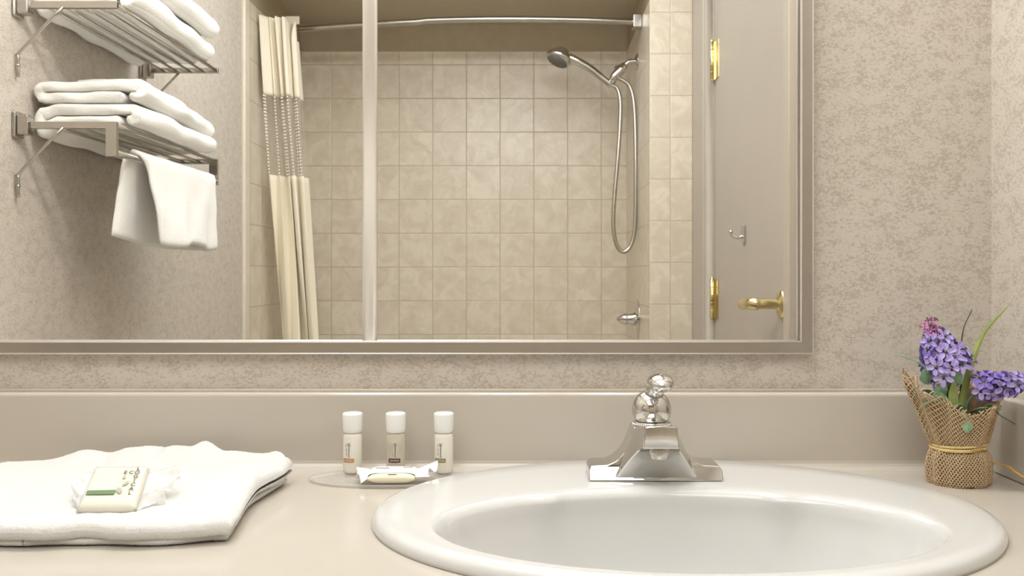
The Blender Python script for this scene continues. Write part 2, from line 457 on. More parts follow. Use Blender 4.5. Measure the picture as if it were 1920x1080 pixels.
build('drain', mb, M['chrome'], sk)

# ------------------------------------------------------------------ faucet
RZ = CT + .0135
fx = .1452; fy = -CD + 1.037   # centre, front line of the base
fc = thing('faucet', (fx, fy+.03, RZ), 'chrome single-handle faucet on the back rim of the sink', 'faucet')
def L(x, y, z): return Vector((fx+x, fy+y, RZ+z))
# body: flared profile seen from the front, swept back
mb = MB()
half = [(.076, 0), (.076, .0105), (.0735, .0155), (.054, .0165), (.047, .0195), (.040, .025), (.0350, .031), (.0305, .040), (.0272, .048), (.0245, .056), (.0235, .0585)]
prof = [(-x, z) for x, z in half] + [(x, z) for x, z in half[::-1]]
def fpos(p, t):
    x, z = p
    # front face leans back with height; back face nearly upright
    yf = 0 + .010*min(1, z/.0165) + .12*max(0, z-.0165)
    yb = .056 - .05*max(0, z-.02)
    return L(x, lerp(yf, yb, t), z)
n = len(prof); m = 9
vs = [fpos(p, t/(m-1)) for t in range(m) for p in prof]
fs = [(j*n+i, j*n+(i+1) % n, (j+1)*n+(i+1) % n, (j+1)*n+i) for j in range(m-1) for i in range(n)]
# end faces as quads between the left and right halves
def endfaces(o):
    h = n//2; return [(o+i, o+i+1, o+n-2-i, o+n-1-i) for i in range(h-1)]
fs += endfaces(0) + endfaces((m-1)*n)
mb.add(vs, fs, False)
body = build('body', mb, M['chrome'], fc, bevel=.0018, seg=3)
# spout: from the body out over the bowl
mb = MB()
st = [ # y, half width bottom, half width top, z bottom, z top
    (.030, .046, .0225, .004, .0555), (.014, .0475, .0225, .0015, .0590), (.004, .048, .0222, .0003, .0610), (-.008, .0330, .0216, .024, .0632), (-.018, .0245, .0208, .036, .0650), (-.028, .0212, .0198, .0415, .0665), (-.037, .0200, .0172, .0437, .0675)]
vs = []
for y, wb, wt, zb, zt in st:
    vs += [L(-wb, y, zb), L(-lerp(wb, wt, .5)-.0, y, lerp(zb, zt, .5)), L(-wt, y, zt), L(0, y, zt+.0015), L(wt, y, zt), L(lerp(wb, wt, .5), y, lerp(zb, zt, .5)), L(wb, y, zb), L(0, y, zb-.0)]
k = 8; fs = [(j*k+i, j*k+(i+1) % k, (j+1)*k+(i+1) % k, (j+1)*k+i) for j in range(len(st)-1) for i in range(k)] + [tuple(range(k)), tuple(range((len(st)-1)*k, len(st)*k))[::-1]]
mb.add(vs, fs, False)
build('spout', mb, M['chrome'], fc, bevel=.0016, seg=3)
mb = MB().lathe([(.0095, -.001), (.0108, .0), (.0112, .006), (.0118, .014)], L(0, -.020, .0305), 28)
build('aerator', mb, M['nickel'], fc)
dc = L(-.001, .034, 0)
prof = [(.0215, .0755), (.0225, .079), (.0225, .0795)]
mb = MB().lathe([(.0, .0540), (.0215, .0540), (.0222, .0550), (.0222, .0620), (.0212, .0630), (0, .0630)], dc, 40)
for k in range(56):
    a = 2*PI*k/56; q = dc + Vector((math.cos(a)*.0222, math.sin(a)*.0222, .0590))
    mb.tube([q-Vector((0, 0, .0025)), q+Vector((0, 0, .0025))], .0007, 5)
build('collar', mb, M['chrome'], fc)
mb = MB(); pr = []
for i in range(18):
    a = -.62 + (PI/2+.62)*i/17; pr.append((.0232*math.cos(a), .0765+.0225*math.sin(a)))
mb.lathe([(.0, pr[0][1])]+pr, dc, 48)
hd = build('handle', mb, M['chrome'], fc)
mb = MB().tube([dc+Vector((.001, -.002, .088)), dc+Vector((.003, -.012, .1015)), dc+Vector((.005, -.022, .1085))], [.0120, .0098, .0085], 28)
build('lever_neck', mb, M['chrome'], hd)
bl = MB().ball((0, 0, 0), (.0150, .024, .0100), 40, 28); rx = Matrix.Rotation(.10, 3, 'X'); mb = MB(); mb.add([dc+Vector((.0055, -.034, .1115))+rx@v for v in bl.v], bl.f)
build('lever', mb, M['chrome'], hd)

# ------------------------------------------------------------------ mirror
mx1, mz0 = .351, CZ-.0882; mx0, mz1 = -.985, CZ+.955
fxo, fzo = .366, CZ-.1034
mt = thing('mirror', (0, 0, mz0), 'large vanity wall mirror with satin metal frame above the counter', 'mirror')
dvx0, dvx1 = (678.5-PX)*1.18/F, (706-PX)*1.18/F
for a, b in ((mx0, (dvx0+dvx1)/2), ((dvx0+dvx1)/2, mx1)):
    mb = MB().box((a, MY, mz0), (b, -.0005, mz1)); build('glass', mb, M['mirror'], mt)
def framebar(name, pts, mat):   # prism given by 4 corner pairs (mitred): outer/inner
    pass
mb = MB()
yf0, yf1 = -.0125, -.0118
def mitre(o0, o1, i0, i1, z):
    # a frame rail: outer edge o0-o1 and inner edge i0-i1, profile out from the wall
    vs = [Vector((o0[0], -.0005, o0[1])), Vector((o1[0], -.0005, o1[1])), Vector((o1[0], yf0, o1[1])), Vector((o0[0], yf0, o0[1])),
          Vector((i0[0], MY, i0[1])), Vector((i1[0], MY, i1[1])), Vector((i1[0], yf1, i1[1])), Vector((i0[0], yf1, i0[1]))]
    return vs, [(0, 1, 2, 3), (3, 2, 6, 7), (7, 6, 5, 4), (4, 5, 1, 0), (0, 3, 7, 4), (1, 5, 6, 2)]
fxl = mx0-.015; fzt = mz1+.015
for args in (((fxl, fzo), (fxo, fzo), (mx0, mz0), (mx1, mz0)), ((fxo, fzo), (fxo, fzt), (mx1, mz0), (mx1, mz1)),
             ((fxo, fzt), (fxl, fzt), (mx1, mz1), (mx0, mz1)), ((fxl, fzt), (fxl, fzo), (mx0, mz1), (mx0, mz0))):
    v_, f_ = mitre(*args, 0); o = MB().add(v_, f_, False); build('frame_rail', o, M['frame'], mt, bevel=.0006)
mb = MB()
for a, b in (((mx0, mz0), (mx1, mz0)), ((mx1, mz0), (mx1, mz1)), ((mx1, mz1), (mx0, mz1)), ((mx0, mz1), (mx0, mz0))):
    mb.tube([(a[0], yf1-.0006, a[1]), (b[0], yf1-.0006, b[1])], .0014, 8)
for a, b in (((fxl, fzo), (fxo, fzo)), ((fxo, fzo), (fxo, fzt)), ((fxo, fzt), (fxl, fzt)), ((fxl, fzt), (fxl, fzo))):
    mb.tube([(a[0], yf0, a[1]), (b[0], yf0, b[1])], .0009, 8)
tag(build('frame_lip', mb, M['frame_lip'], mt), 'bright thin lip of the frame')
# the upright joint strip between the two panes
mb = MB(); wv = (dvx1-dvx0)/2; xm = (dvx0+dvx1)/2
pf = [(-wv, MY-.0003)] + [(-wv*math.cos(PI*k/12), MY-.0003-.0062*math.sin(PI*k/12)**.6) for k in range(1, 12)] + [(wv, MY-.0003)]
n = len(pf); mb.add([(xm+x, y, mz0+.001) for x, y in pf]+[(xm+x, y, mz1) for x, y in pf], [(i, i+1, n+i+1, n+i) for i in range(n-1)]+[tuple(range(n)), tuple(range(n, 2*n))[::-1], (0, n, 2*n-1, n-1)])
tag(build('divider', mb, M['frame_lip'], mt), 'pale upright strip joining the two mirror panes')

# ------------------------------------------------------------------ towel shelves on the left wall
yn, yfr = VY(1.845), VY(2.443)
XF = -.831
def rack(z, label, post):
    t = thing('towel_shelf', (XL, (yn+yfr)/2, z), label, 'towel shelf', 'wire towel shelves on the left wall')
    for y in (yn, yfr):
        mb = MB().box((XL+.0005, y-.018, z-.025), (XL+.008, y+.018, z+.028)).box((XL+.007, y-.013, z-.019), (XL+.030, y+.013, z+.022))
        build('wall_bracket', mb, M['rack'], t, bevel=.004, seg=3)
        mb = MB().box((XL+.028, y-.005, z-.006), (XF+.006, y+.005, z+.008))
        if post: mb.box((XF-.017, y-.005, z-.062), (XF+.006, y+.005, z-.004))
        build('arm', mb, M['rack'], t, bevel=.001)
        xb = XL+.098; yy = y+.006 if y == yn else y-.006
        pts = [(xb, yy, z-.004), (XL+.012, yy, z-.094), (XL+.008, yy, z-.104), (XL+.008, yy, z-.145)]
        if y == yfr: yy = y
        mb = MB().tube(smooth_path(pts, 5), .0032, 10); mb.ball((XL+.0075, yy, z-.122), .005, 12, 8)
        build('brace', mb, M['rack'], t)
    NR = 4 if post else 5
    for i in range(NR):
        x = lerp(XL+(.072 if post else .060), XF, i/(NR-1))
        mb = MB().tube([(x, yn-.002, z+(.002 if i == NR-1 else .0)), (x, yfr+.002, z+(.002 if i == NR-1 else 0))], .0034 if i < NR-1 else .0045, 10)
        build('rod', mb, M['rack'], t)
    if post:
        mb = MB().tube([(XF-.006, yn-.002, z-.052), (XF-.006, yfr+.002, z-.052)], .0065, 14)
        build('towel_bar', mb, M['rack'], t)
    return t
ZL, ZU = CZ+.296, CZ+.538
rack(ZL, 'lower chrome towel shelf with a bar and a hand towel hanging from it', True)
rack(ZU, 'upper chrome towel shelf below the top edge of the mirror', False)

def folded(name, spine, t, y0, y1, label, group, amp=.004, seed=0, bulge=0, sag=None, ny=70):
    """towel: a spine (x, z) thickened by t, swept along y, ends rounded"""
    sp = [Vector((a, 0, b)) for a, b in spine]; sp = smooth_path(sp, 5); m = len(sp)
    nr = []
    for i in range(m):
        tt = (sp[min(i+1, m-1)]-sp[max(i-1, 0)]).normalized(); nr.append(Vector((-tt.z, 0, tt.x)))
    def section(h):
        out = []
        for i in range(m): out.append(sp[i]+nr[i]*h)
        te = (sp[-1]-sp[-2]).normalized(); ts = (sp[0]-sp[1]).normalized()
        for a in (1, .5, 0, -.5, -1): out.append(sp[-1]+te*h*math.cos(a*PI/2*.9)+nr[-1]*h*math.sin(a*PI/2*.9))
        for i in range(m-1, -1, -1): out.append(sp[i]-nr[i]*h)
        for a in (-1, -.5, 0, .5, 1): out.append(sp[0]+ts*h*math.cos(a*PI/2*.9)+nr[0]*h*math.sin(a*PI/2*.9))
        return out
    mb = MB(); rows = []
    e = .010
    ss = [0, .12, .3, .6, 1]
    ys = [(y0-(y0-y1)*0, 0)]
    seq = [(y0 - e*(s), math.sqrt(max(0, 1-(1-s)**2))) for s in ss] + [(lerp(y0-e, y1+e, k/ny), 1) for k in range(1, ny)] + [(y1+e*s, math.sqrt(max(0, 1-(1-s)**2))) for s in ss[::-1]]
    for y, sc in seq:
        row = []
        v = (y0-y)/(y0-y1)
        for p in section(t/2*(.25+.75*sc)):
            q = Vector((p.x, y, p.z))
            dx = nz(p.x*14+seed, y*9, p.z*20)*amp; dz = nz(p.x*10, y*8+seed, p.z*16+5)*amp
            q += Vector((dx, nz(p.x*30, seed, p.z*50)*amp*1.4, dz))
            if sag: q = sag(q, v)
            row.append(q)
        rows.append(row)
    n = len(rows[0])
    mb.add([p for r in rows for p in r], [(j*n+i, j*n+(i+1) % n, (j+1)*n+(i+1) % n, (j+1)*n+i) for j in range(len(rows)-1) for i in range(n)])
    for o in (0, (len(rows)-1)*n):
        fs = [(i, i+1, n-1-(i+1)-5, n-1-i-5) for i in range(0, m+4)]
        base = [Vector(p) for p in rows[0 if o == 0 else -1]]
        mb.add(base, [f for f in fs if len(set(f)) == 4 and min(f) >= 0] + [tuple([n-5, n-4, n-3, n-2, n-1, 0, n-6])])
    c = Vector((sum(a for a, b in spine)/len(spine), (y0+y1)/2, min(b for a, b in spine)-t/2))
    o = build(name, mb, M['terry_far'], None, origin=c, merge=1e-5)
    return tag(o, label, 'towel', group)
G1 = 'towels folded on the upper shelf'; G2 = 'towels folded on the lower shelf'
def cfold(xa, xb, z, t, gap=.0015, back=0):
    """double layer: open at the wall side, round fold at the front (or reverse)"""
    z1, z2 = z+t/2, z+t*1.5+gap; r = (z2-z1)/2
    if not back:
        return [(xa, z1), (lerp(xa, xb, .35), z1), (lerp(xa, xb, .7), z1), (xb-r, z1), (xb-r*.3, z1+r*.3), (xb, z1+r), (xb-r*.3, z2-r*.3), (xb-r, z2), (lerp(xa, xb, .7), z2), (lerp(xa, xb, .35), z2), (xa+.004, z2)]
    return [(xb, z1), (lerp(xb, xa, .35), z1), (lerp(xb, xa, .7), z1), (xa+r, z1), (xa+r*.3, z1+r*.3), (xa, z1+r), (xa+r*.3, z2-r*.3), (xa+r, z2), (lerp(xb, xa, .7), z2), (lerp(xb, xa, .35), z2), (xb-.004, z2)]
def coil(xa, xb, z, t, gap=.0015):
    """two layers folded round at both sides, the seam underneath"""
    z1, z2 = z+t/2, z+t*1.5+gap; r = (z2-z1)/2; xm = lerp(xa, xb, .86)
    return [(xm-t*.6, z1), (lerp(xm, xa, .5), z1), (xa+r, z1), (xa+r*.3, z1+r*.3), (xa, z1+r), (xa+r*.3, z2-r*.3), (xa+r, z2), (lerp(xa, xb, .35), z2), (lerp(xa, xb, .7), z2), (xb-r, z2), (xb-r*.3, z2-r*.3), (xb, z1+r), (xb-r*.3, z1+r*.3), (xb-r*.9, z1), (xm+t*.6+.003, z1)]
def droop(x0, am):
    def f(q, v):
        k = max(0, min(1, (x0-q.x)/.03)); k = k*k*(3-2*k)
        lo = max(0, min(1, (q.z-f.z0)/.03))
        return q+Vector((.006*math.sin(v*5)*(1-k), 0, -am*k*(1-.75*lo)))
    return f
def sagf(xs, amt, lift=0, pw=2):
    def f(q, v):
        k = max(0, (q.x-xs)/.05)
        q = q.copy(); q.x += lift*v; return q
    return f
ZR = ZL+.0085; ya, yb_ = VY(1.885), VY(2.375)
dr = droop(-.968, .026); dr.z0 = ZR
folded('folded_towel', coil(-1.008, -.808, ZR, .0215), .0215, ya, yb_, 'thick white towel folded flat, bottom of the lower shelf stack', G2, .005, 3, sag=dr)
def sg(q, v):
    return q+Vector((.010*math.sin(v*3+1)*max(0, (q.x+.95)/.12), 0, -.004*v))
folded('folded_towel', coil(-1.010, -.812, ZR+.0475, .0215), .0215, ya-.005, yb_-.005, 'thick white towel in the middle of the lower shelf stack', G2, .007, 9, sag=sg)
folded('folded_washcloth', cfold(-.985, -.845, ZR+.094, .0125), .0125, VY(2.0), VY(2.27), 'small white washcloth on top of the lower shelf stack', 'washcloths on the lower shelf', .005, 15, sag=lambda q, v: q+Vector((0, 0, -.010*v)))
folded('folded_washcloth', cfold(-.995, -.862, ZR+.094, .011), .011, VY(2.285), VY(2.40), 'small white washcloth lying behind the topmost one on the lower shelf', 'washcloths on the lower shelf', .004, 25, sag=lambda q, v: q+Vector((0, 0, -.006*v)))
ZR = ZU+.0085
dr2 = droop(-.980, .018); dr2.z0 = ZR
folded('folded_towel', coil(-1.008, -.820, ZR, .027), .027, ya, yb_-.01, 'large white towel on the rods of the upper shelf', G1, .006, 33, sag=dr2)
folded('folded_towel', coil(-1.008, -.812, ZR+.058, .027), .027, ya-.01, yb_, 'large white towel on top of the upper shelf stack', G1, .006, 41)

# hand towel draped over the bar
bx, bz, br = XF-.006, ZL-.052, .0065
mb = MB()
yA, yB = VY(1.935), VY(2.415)
T = .012
def drape(u, v):
    """u round the closed section, v along the bar"""
    return None
NL = 44
def spine_pt(s, v):
    # s 0..1 : back hem -> over the bar -> front hem
    Lb = .165 + .020*min(1, v*2.2); Lf = .180 + .005*math.sin(v*9)
    r = br+T/2+.0008
    fl = .020 + .010*math.sin(v*5+.5)
    if s < .46:
        k = 1-s/.46; z = bz - k*Lb; x = bx - r - fl*k**.7 - .004*k; th = Vector((1, 0, 0))
    elif s > .54:
        k = (s-.54)/.46; z = bz - k*Lf; x = bx + r + .012*k*math.sin(v*3.3+.6) + .006*k
    else:
        a = PI*(1-(s-.46)/.08); x = bx + r*math.cos(a); z = bz + r*math.sin(a)
    wv_ = .005*math.sin(v*17+s*3)*abs(s-.5)*2
    return Vector((x+wv_, 0, z))
def drape_surf():
    rows = []; NV = 60
    for j in range(NV+1):
        v = j/NV; e = min(v, 1-v); sc = math.sqrt(max(0, 1-(1-min(1, e/.035))**2))*.85+.15
        S = [spine_pt(i/NL, v) for i in range(NL+1)]
        ring = []
        for sgn in (1, -1):
            idx = range(NL+1) if sgn == 1 else range(NL, -1, -1)
            for i in idx:
                t = (S[min(i+1, NL)]-S[max(i-1, 0)]).normalized(); nrm = Vector((-t.z, 0, t.x))
                eh = min(i, NL-i)/NL; sh = math.sqrt(max(0, 1-(1-min(1, (eh+.004)/.03))**2))
                s = i/NL
                y = lerp(yA, yB, v)
                k = abs(s-.5)*2
                if s < .46: y += -.08*k*v
                else: y += -(.042*(1-math.exp(-k*14))+.050*k)*(1-v)
                p = S[i]+nrm*sgn*T/2*sc*sh
                ring.append(Vector((p.x+nz(p.x*20, y*15, p.z*15)*.004, y+nz(s*9, 3, v*2)*.004, p.z+nz(v*5, s*3, 1)*.004*k)))
        rows.append(ring)
    return rows
rows = drape_surf(); n = len(rows[0])
mb.add([p for r in rows for p in r], [(j*n+i, j*n+(i+1) % n, (j+1)*n+(i+1) % n, (j+1)*n+i) for j in range(len(rows)-1) for i in range(n)])
for r in (rows[0], rows[-1]):
    mb.add(r, [(i, i+1, n-2-i, n-1-i) for i in range(n//2-1)])
tag(build('hand_towel', mb, M['terry_far'], origin=(bx, (yA+yB)/2, bz), merge=1e-5), 'white hand towel draped over the bar below the lower shelf', 'towel')

# ------------------------------------------------------------------ shower rod, curtain
zr = CZ+.985
pR = Vector((AXR, VY(3.60), zr)); pL = Vector((AXL, VY(3.69), zr-.012))
rod = thing('shower_rod', pL, 'curved chrome shower curtain rod across the shower opening', 'curtain rod')
pts = []
for k in range(41):
    t = k/40; p = pR.lerp(pL, t); p.y += .055*math.sin(PI*t); p.z += .012*math.sin(PI*t)*(1 if t < .6 else .7); pts.append(p)
build('tube', MB().tube(pts, .0125, 16), M['rack'], rod)
for p, sx in ((pR, -1), (pL, 1)):
    mb = MB().box((min(p.x, p.x+sx*.035), p.y-.026, p.z-.026), (max(p.x, p.x+sx*.035), p.y+.026, p.z+.026))
    tag(build('end_bracket', mb, M['nickel'], rod, bevel=.004, seg=3), 'square end bracket')
ct = thing('shower_curtain', (-.95, VY(3.55), 0), 'cream shower curtain with a sheer mesh band, gathered at the left', 'shower curtain')
def curtain_pt(s, z):
    """s 0..1 through the pleats; z height"""
    h = (CZ+.975-z)/1.72
    NP = 4.5
    x = lerp(-1.006, -.900, s) + h*.085*(.75+.2*s) + .008*math.sin(s*31)
    ph = s*NP*2*PI
    am = .045*(1-.15*h)
    dd = 3.50 + .12*h + .0 + am*-math.cos(ph)*(.9+.1*math.sin(s*11)) + .06*s + .02*math.sin(s*9+z*3)
    x += .010*math.sin(ph*2+z*2)
    return Vector((x, VY(dd), z))
zA, zB, zC = CZ+.678, CZ+.376, .12
def panel(z0, z1, nv, flare=0):
    return MB().grid(330, nv, lambda u, v: curtain_pt(u, lerp(z0, z1, v)))
tag(build('top_panel', MB().grid(330, 24, lambda u, v: curtain_pt(u, lerp(CZ+.975-.07*max(0, min(1, (u-.86)/.04)), zA, v))), M['curtain'], ct, solid=.0012))
tag(build('mesh_window', panel(zA, zB, 24), M['sheer'], ct), 'see-through mesh band')
tag(build('lower_panel', panel(zB, zC, 60), M['curtain'], ct, solid=.0012))
mb = MB()  # small white balls put the sparkle of the mesh folds into geometry
for i in range(5):
    s = (i+.0)/4.5 if i else .004
    for off in (0, .022):
        if off and i % 2: continue
        for k in range(24):
            z = lerp(zA, zB, (k+.5)/24); p = curtain_pt(min(1, s+off), z); mb.ball(p+Vector((0, .002, 0)), (.0034, .0026, .0040), 6, 5)
tag(build('sparkle_dots', mb, M['sparkle'], ct), 'white dots modelled for the sparkle on the mesh pleats', kind='stuff')
p = V(545, 40, 3.66)
mb = MB().box(p+Vector((-.02, -.003, -.012)), p+Vector((.035, .003, .02)))
tag(build('hanging_tab', mb, M['curtain'], ct, bevel=.002))

# ------------------------------------------------------------------ hand shower and valve
ds = 3.73
def S(px, py, dd=0): return V(px, py, ds+dd)
sh = thing('hand_shower', (AXR, VY(ds), S(1195, 115).z), 'chrome hand-held shower head with a looping hose on the alcove wall', 'shower head')
fl = Vector((AXR, VY(ds), S(1195, 115).z))
build('flange', MB().lathe([(0, -.012), (.014, -.012), (.022, -.008), (.033, -.003), (.034, -.0005), (0, -.0005)], fl, 32, 'x'), M['chrome'], sh)
build('arm', MB().tube(smooth_path([fl+Vector((-.004, 0, 0)), S(1180, 116), S(1170, 124), S(1164, 131)], 6), .0105, 14), M['chrome'], sh)
mb = MB().tube([S(1172, 121), S(1164, 131), S(1152, 143), S(1146, 157)], [.013, .021, .017, .013], 20)
mb.tube([S(1156, 124), S(1162, 138)], [.010, .014], 14).tube([S(1155, 143), S(1163, 147)], .011, 14)
build('diverter', mb, M['chrome'], sh)
hn = smooth_path([S(1146, 160), S(1128, 146), S(1108, 130), S(1086, 117), S(1066, 108)], 6)
mb = MB().tube(hn, [lerp(.013, .019, i/(len(hn)-1)) for i in range(len(hn))], 18)
build('handle', mb, M['chrome'], sh)
# head: a shallow bell facing down-left and a little to the viewer
hc = S(1049, 107); ax = Vector((-.42, .25, -.87)).normalized()
q = ax.to_track_quat('Z', 'Y').to_matrix()
mb = MB(); pr = [(0, -.044), (.014, -.042), (.026, -.034), (.036, -.02), (.050, -.004), (.053, .008), (.050, .018), (.044, .021)]
mb.lathe(pr, (0, 0, 0), 36); mb.v = [hc+q@v for v in mb.v]
hd = build('head', mb, M['chrome'], sh)
mb = MB().lathe([(0, .019), (.044, .019), (.044, .0225), (0, .0225)], (0, 0, 0), 32)
for r, kk in ((.012, 6), (.024, 12), (.036, 18)):
    for k in range(kk): mb.ball((r*math.cos(2*PI*k/kk), r*math.sin(2*PI*k/kk), .0225), .002, 6, 4)
mb.v = [hc+q@v for v in mb.v]
tag(build('spray_face', mb, plain('grey_rubber', (120, 118, 112), .5), hd), 'grey spray face')
hose = smooth_path([S(1147, 160), S(1157, 166), S(1163, 190), S(1162, 240), S(1158, 300), S(1152, 370), S(1150, 420), S(1154, 452), S(1163, 470), S(1175, 470), S(1186, 452), S(1191, 415), S(1192, 330), S(1191, 240), S(1188, 190), S(1181, 163), S(1170, 152), S(1160, 147)], 14)
rr = [.0082+.0007*(i % 2) for i in range(len(hose))]
build('hose', MB().tube(hose, rr, 12), M['nickel'], sh)

vv = Vector((AXR, VY(3.73), CZ-(598-PY)*3.73/F))
vl = thing('shower_valve', vv, 'chrome shower valve with round plate low on the alcove wall', 'shower valve')
build('escutcheon', MB().lathe([(0, -.014), (.03, -.013), (.06, -.008), (.08, -.003), (.084, -.0005), (0, -.0005)], vv, 44, 'x'), M['chrome'], vl)
mb = MB().lathe([(0, -.085), (.006, -.083), (.014, -.072), (.021, -.058), (.024, -.046), (.020, -.040), (.024, -.034), (.025, -.020), (.030, -.012), (0, -.012)], vv, 28, 'x')
kn = build('knob', mb, M['chrome'], vl)
build('lever', MB().tube([vv+Vector((-.022, .0, 0)), vv+Vector((-.018, .05, .003)), vv+Vector((-.016, .10, .004))], [.008, .0075, .006], 12), M['chrome'], kn)

# ------------------------------------------------------------------ washcloth on the counter
def cloth():
    fl_, fr_, brr, bl_ = (-.640, .828), (-.272, .832), (-.279, 1.085), (-.640, 1.045)
    NU, NV_ = 250, 150
    def plan(u, v):
        # bowed edges
        x = lerp(lerp(fl_[0], fr_[0], u), lerp(bl_[0], brr[0], u), v)
        d = lerp(lerp(fl_[1], fr_[1], u), lerp(bl_[1], brr[1], u), v)
        d += v*v*.075*math.sin(PI*min(1, u*1.02))**.8
        x += .010*math.sin(PI*v)*(-1)*u**6
        d += (1-v)**3*(.006*math.sin(u*7+.4)-.004*math.sin(u*17))
        x += u**8*.002*math.sin(v*9)
        return x, d
    def bumpf(u, v, x, d):
        z = 0
        def g(cx_, cd_, sx, sd, a, rot=0):
            dx, dd = x-cx_, d-cd_; c, s_ = math.cos(rot), math.sin(rot)
            a1, a2 = (dx*c+dd*s_)/sx, (-dx*s_+dd*c)/sd
            return a*math.exp(-a1*a1-a2*a2)
        z += g(-.395, 1.135, .017, .030, .016)         # tallest curl at the back
        z += g(-.43, 1.13, .022, .03, .009)
        z += g(-.475, 1.12, .030, .03, .009)
        z += g(-.53, 1.10, .022, .022, .010)
        z += g(-.335, 1.125, .042, .028, .009)
        z += g(-.295, 1.095, .020, .024, .012, .5)
        z += g(-.36, 1.00, .16, .05, .004)
        z -= g(-.318, 1.045, .020, .012, .010, .3)     # hollow in front of the right curl
        z += g(-.305, .985, .07, .018, .003, .7)
        z -= g(-.50, 1.075, .008, .03, .005, .3); z -= g(-.452, 1.10, .006, .03, .004, -.2)
        z += .0022*nz(x*22, d*22, .3)+.0015*nz(x*60, d*50, 3)
        return z
    mb = MB()
    def shell(z0, thick, inset, top, seed):
        def fn(u, v, side):
            uu, v2 = .5-.5*math.cos(PI*u), .5-.5*math.cos(PI*v)
            uu = lerp(u, uu, .6); v2 = lerp(v, v2, .6)
            x, d = plan(uu, v2)
            ed = min(uu*1.5, (1-uu)*1.45, v2*1.15, (1-v2)*1.15)     # fraction to the nearest edge
            sc = math.sqrt(max(0, 1-(1-min(1, ed/.040))**2))
            x += inset*(-1 if uu > .5 else 0)*uu + .001*nz(v2*6, seed, 0)
            d += inset*(1-v2) + .0035*nz(uu*10, seed, 7)*(1-v2)
            mid = z0+thick/2
            z = mid + side*thick/2*sc
            if top: z += bumpf(uu, v2, x, d)*(1 if side > 0 else .75)*(.3+.7*sc)
            if top and side > 0: z += .0035*v2
            z += .0006*nz(x*420, d*420, side+seed)*sc + .00045*nz(x*900, d*900, seed)
            if top and v2 < .08: z += .0020*nz(uu*9, 5, 0)
            return Vector((x, -CD+d, CT+max(.0004, z)))
        mb.grid(NU, NV_, lambda u, v: fn(u, v, 1)); mb.grid(NU, NV_, lambda u, v: fn(u, v, -1))
    shell(.0004, .0085, .006, False, 1.3)
    shell(.0068, .0165, 0.0, True, 8.1)
    return mb
o = build('washcloth', cloth(), M['terry'], origin=(-.45, -CD+.96, CT), merge=2e-5)
tag(o, 'rumpled white terry washcloth folded on the counter at the left', 'washcloth')

# soap packet on the cloth
def frame_at(c, right, up):
    r = Vector(right).normalized(); u = Vector(up); u = (u-r*u.dot(r)).normalized(); nn = r.cross(u)
    return lambda p: Vector(c)+r*p[0]+u*p[1]+nn*p[2]
def pillow(w_, h_, t, n=(26, 20), p=.16, shear=0, ripple=0, seed=0):
    mb = MB()
    for side in (1, -1):
        def fn(u, v):
            x = (u-.5)*w_; y = (v-.5)*h_; e = min(u, 1-u)/p; f = min(v, 1-v)/p
            sc = math.sqrt(max(0, 1-(1-min(1, e))**2))*math.sqrt(max(0, 1-(1-min(1, f))**2))
            return Vector((x+shear*y, y, side*t/2*sc + ripple*nz(x*80, y*80, seed)*sc))
        mb.grid(n[0], n[1], fn)
    return mb
def moved(mb, fr): mb.v = [fr(v) for v in mb.v]; return mb
sc_ = D(213, 918, .915); c = Vector((sc_.x+.0065, -CD+.903, CT+.0355))
fr = frame_at(c, (1, .03, .0), (-.03, 1, .30))
pk = thing('wrapped_soap', c-Vector((0, 0, .01)), 'square cream soap in a clear wrapper lying on the white washcloth', 'soap')
soap = build('soap_bar', moved(pillow(.054, .078, .0120, p=.12, shear=-.20), fr), M['soap'], pk)
def shw(x, y, z=.0068): return (x-.20*y, y, z+.0006)
mb = MB(); a = [shw(-.0225, -.0215), shw(.0045, -.0210), shw(.0045, -.0130), shw(-.0225, -.0140)]
mb.add([fr(v) for v in a]+[fr((v[0], v[1], v[2]+.0003)) for v in a], [(0, 1, 2, 3), (4, 5, 6, 7), (0, 1, 5, 4), (1, 2, 6, 5), (2, 3, 7, 6), (3, 0, 4, 7)], False)
tag(build('printed_band', mb, M['green'], pk), 'green printed band')
mb = MB()
for k in range(9):
    mb.add([fr(shw(-.020+k*.003, -.0192, .0074)), fr(shw(-.0182+k*.003, -.0190, .0074)), fr(shw(-.0182+k*.003, -.0165, .0074)), fr(shw(-.020+k*.003, -.0167, .0074))], [(0, 1, 2, 3)], False)
mb = MB()
def letter(ch, x, y, size=.0072):
    t = text_mb(ch, size, lambda co: fr(shw(x+co.x, y+co.y*1.35, .0070+co.z)), .0001); mb.add(t.v, t.f, False)
for i, ch in enumerate('LOGICAL'): letter(ch, .0190, .0290-i*.0080, .0068)
letter('E', .0075, .0210, .0068); letter('C', .0132, .0210, .0068)
build('lettering', mb, M['ink'], pk)
mb = MB()
def leafp(x, y, l, w_, a):
    pts = [(0, 0), (.3*l, w_*.8), (.6*l, w_), (l, 0), (.6*l, -w_), (.3*l, -w_*.8)]; c_, s2 = math.cos(a), math.sin(a)
    P = [fr(shw(x+px*c_-py*s2, y+px*s2+py*c_, .0071)) for px, py in pts]; mb.add(P, [tuple(range(6))], False)
leafp(.0100, -.0205, .014, .003, 1.9); leafp(.0090, -.006, .012, .0022, 1.1); leafp(.0075, .0080, .007, .0018, 1.5)
build('leaf_print', mb, M['sage'], pk)
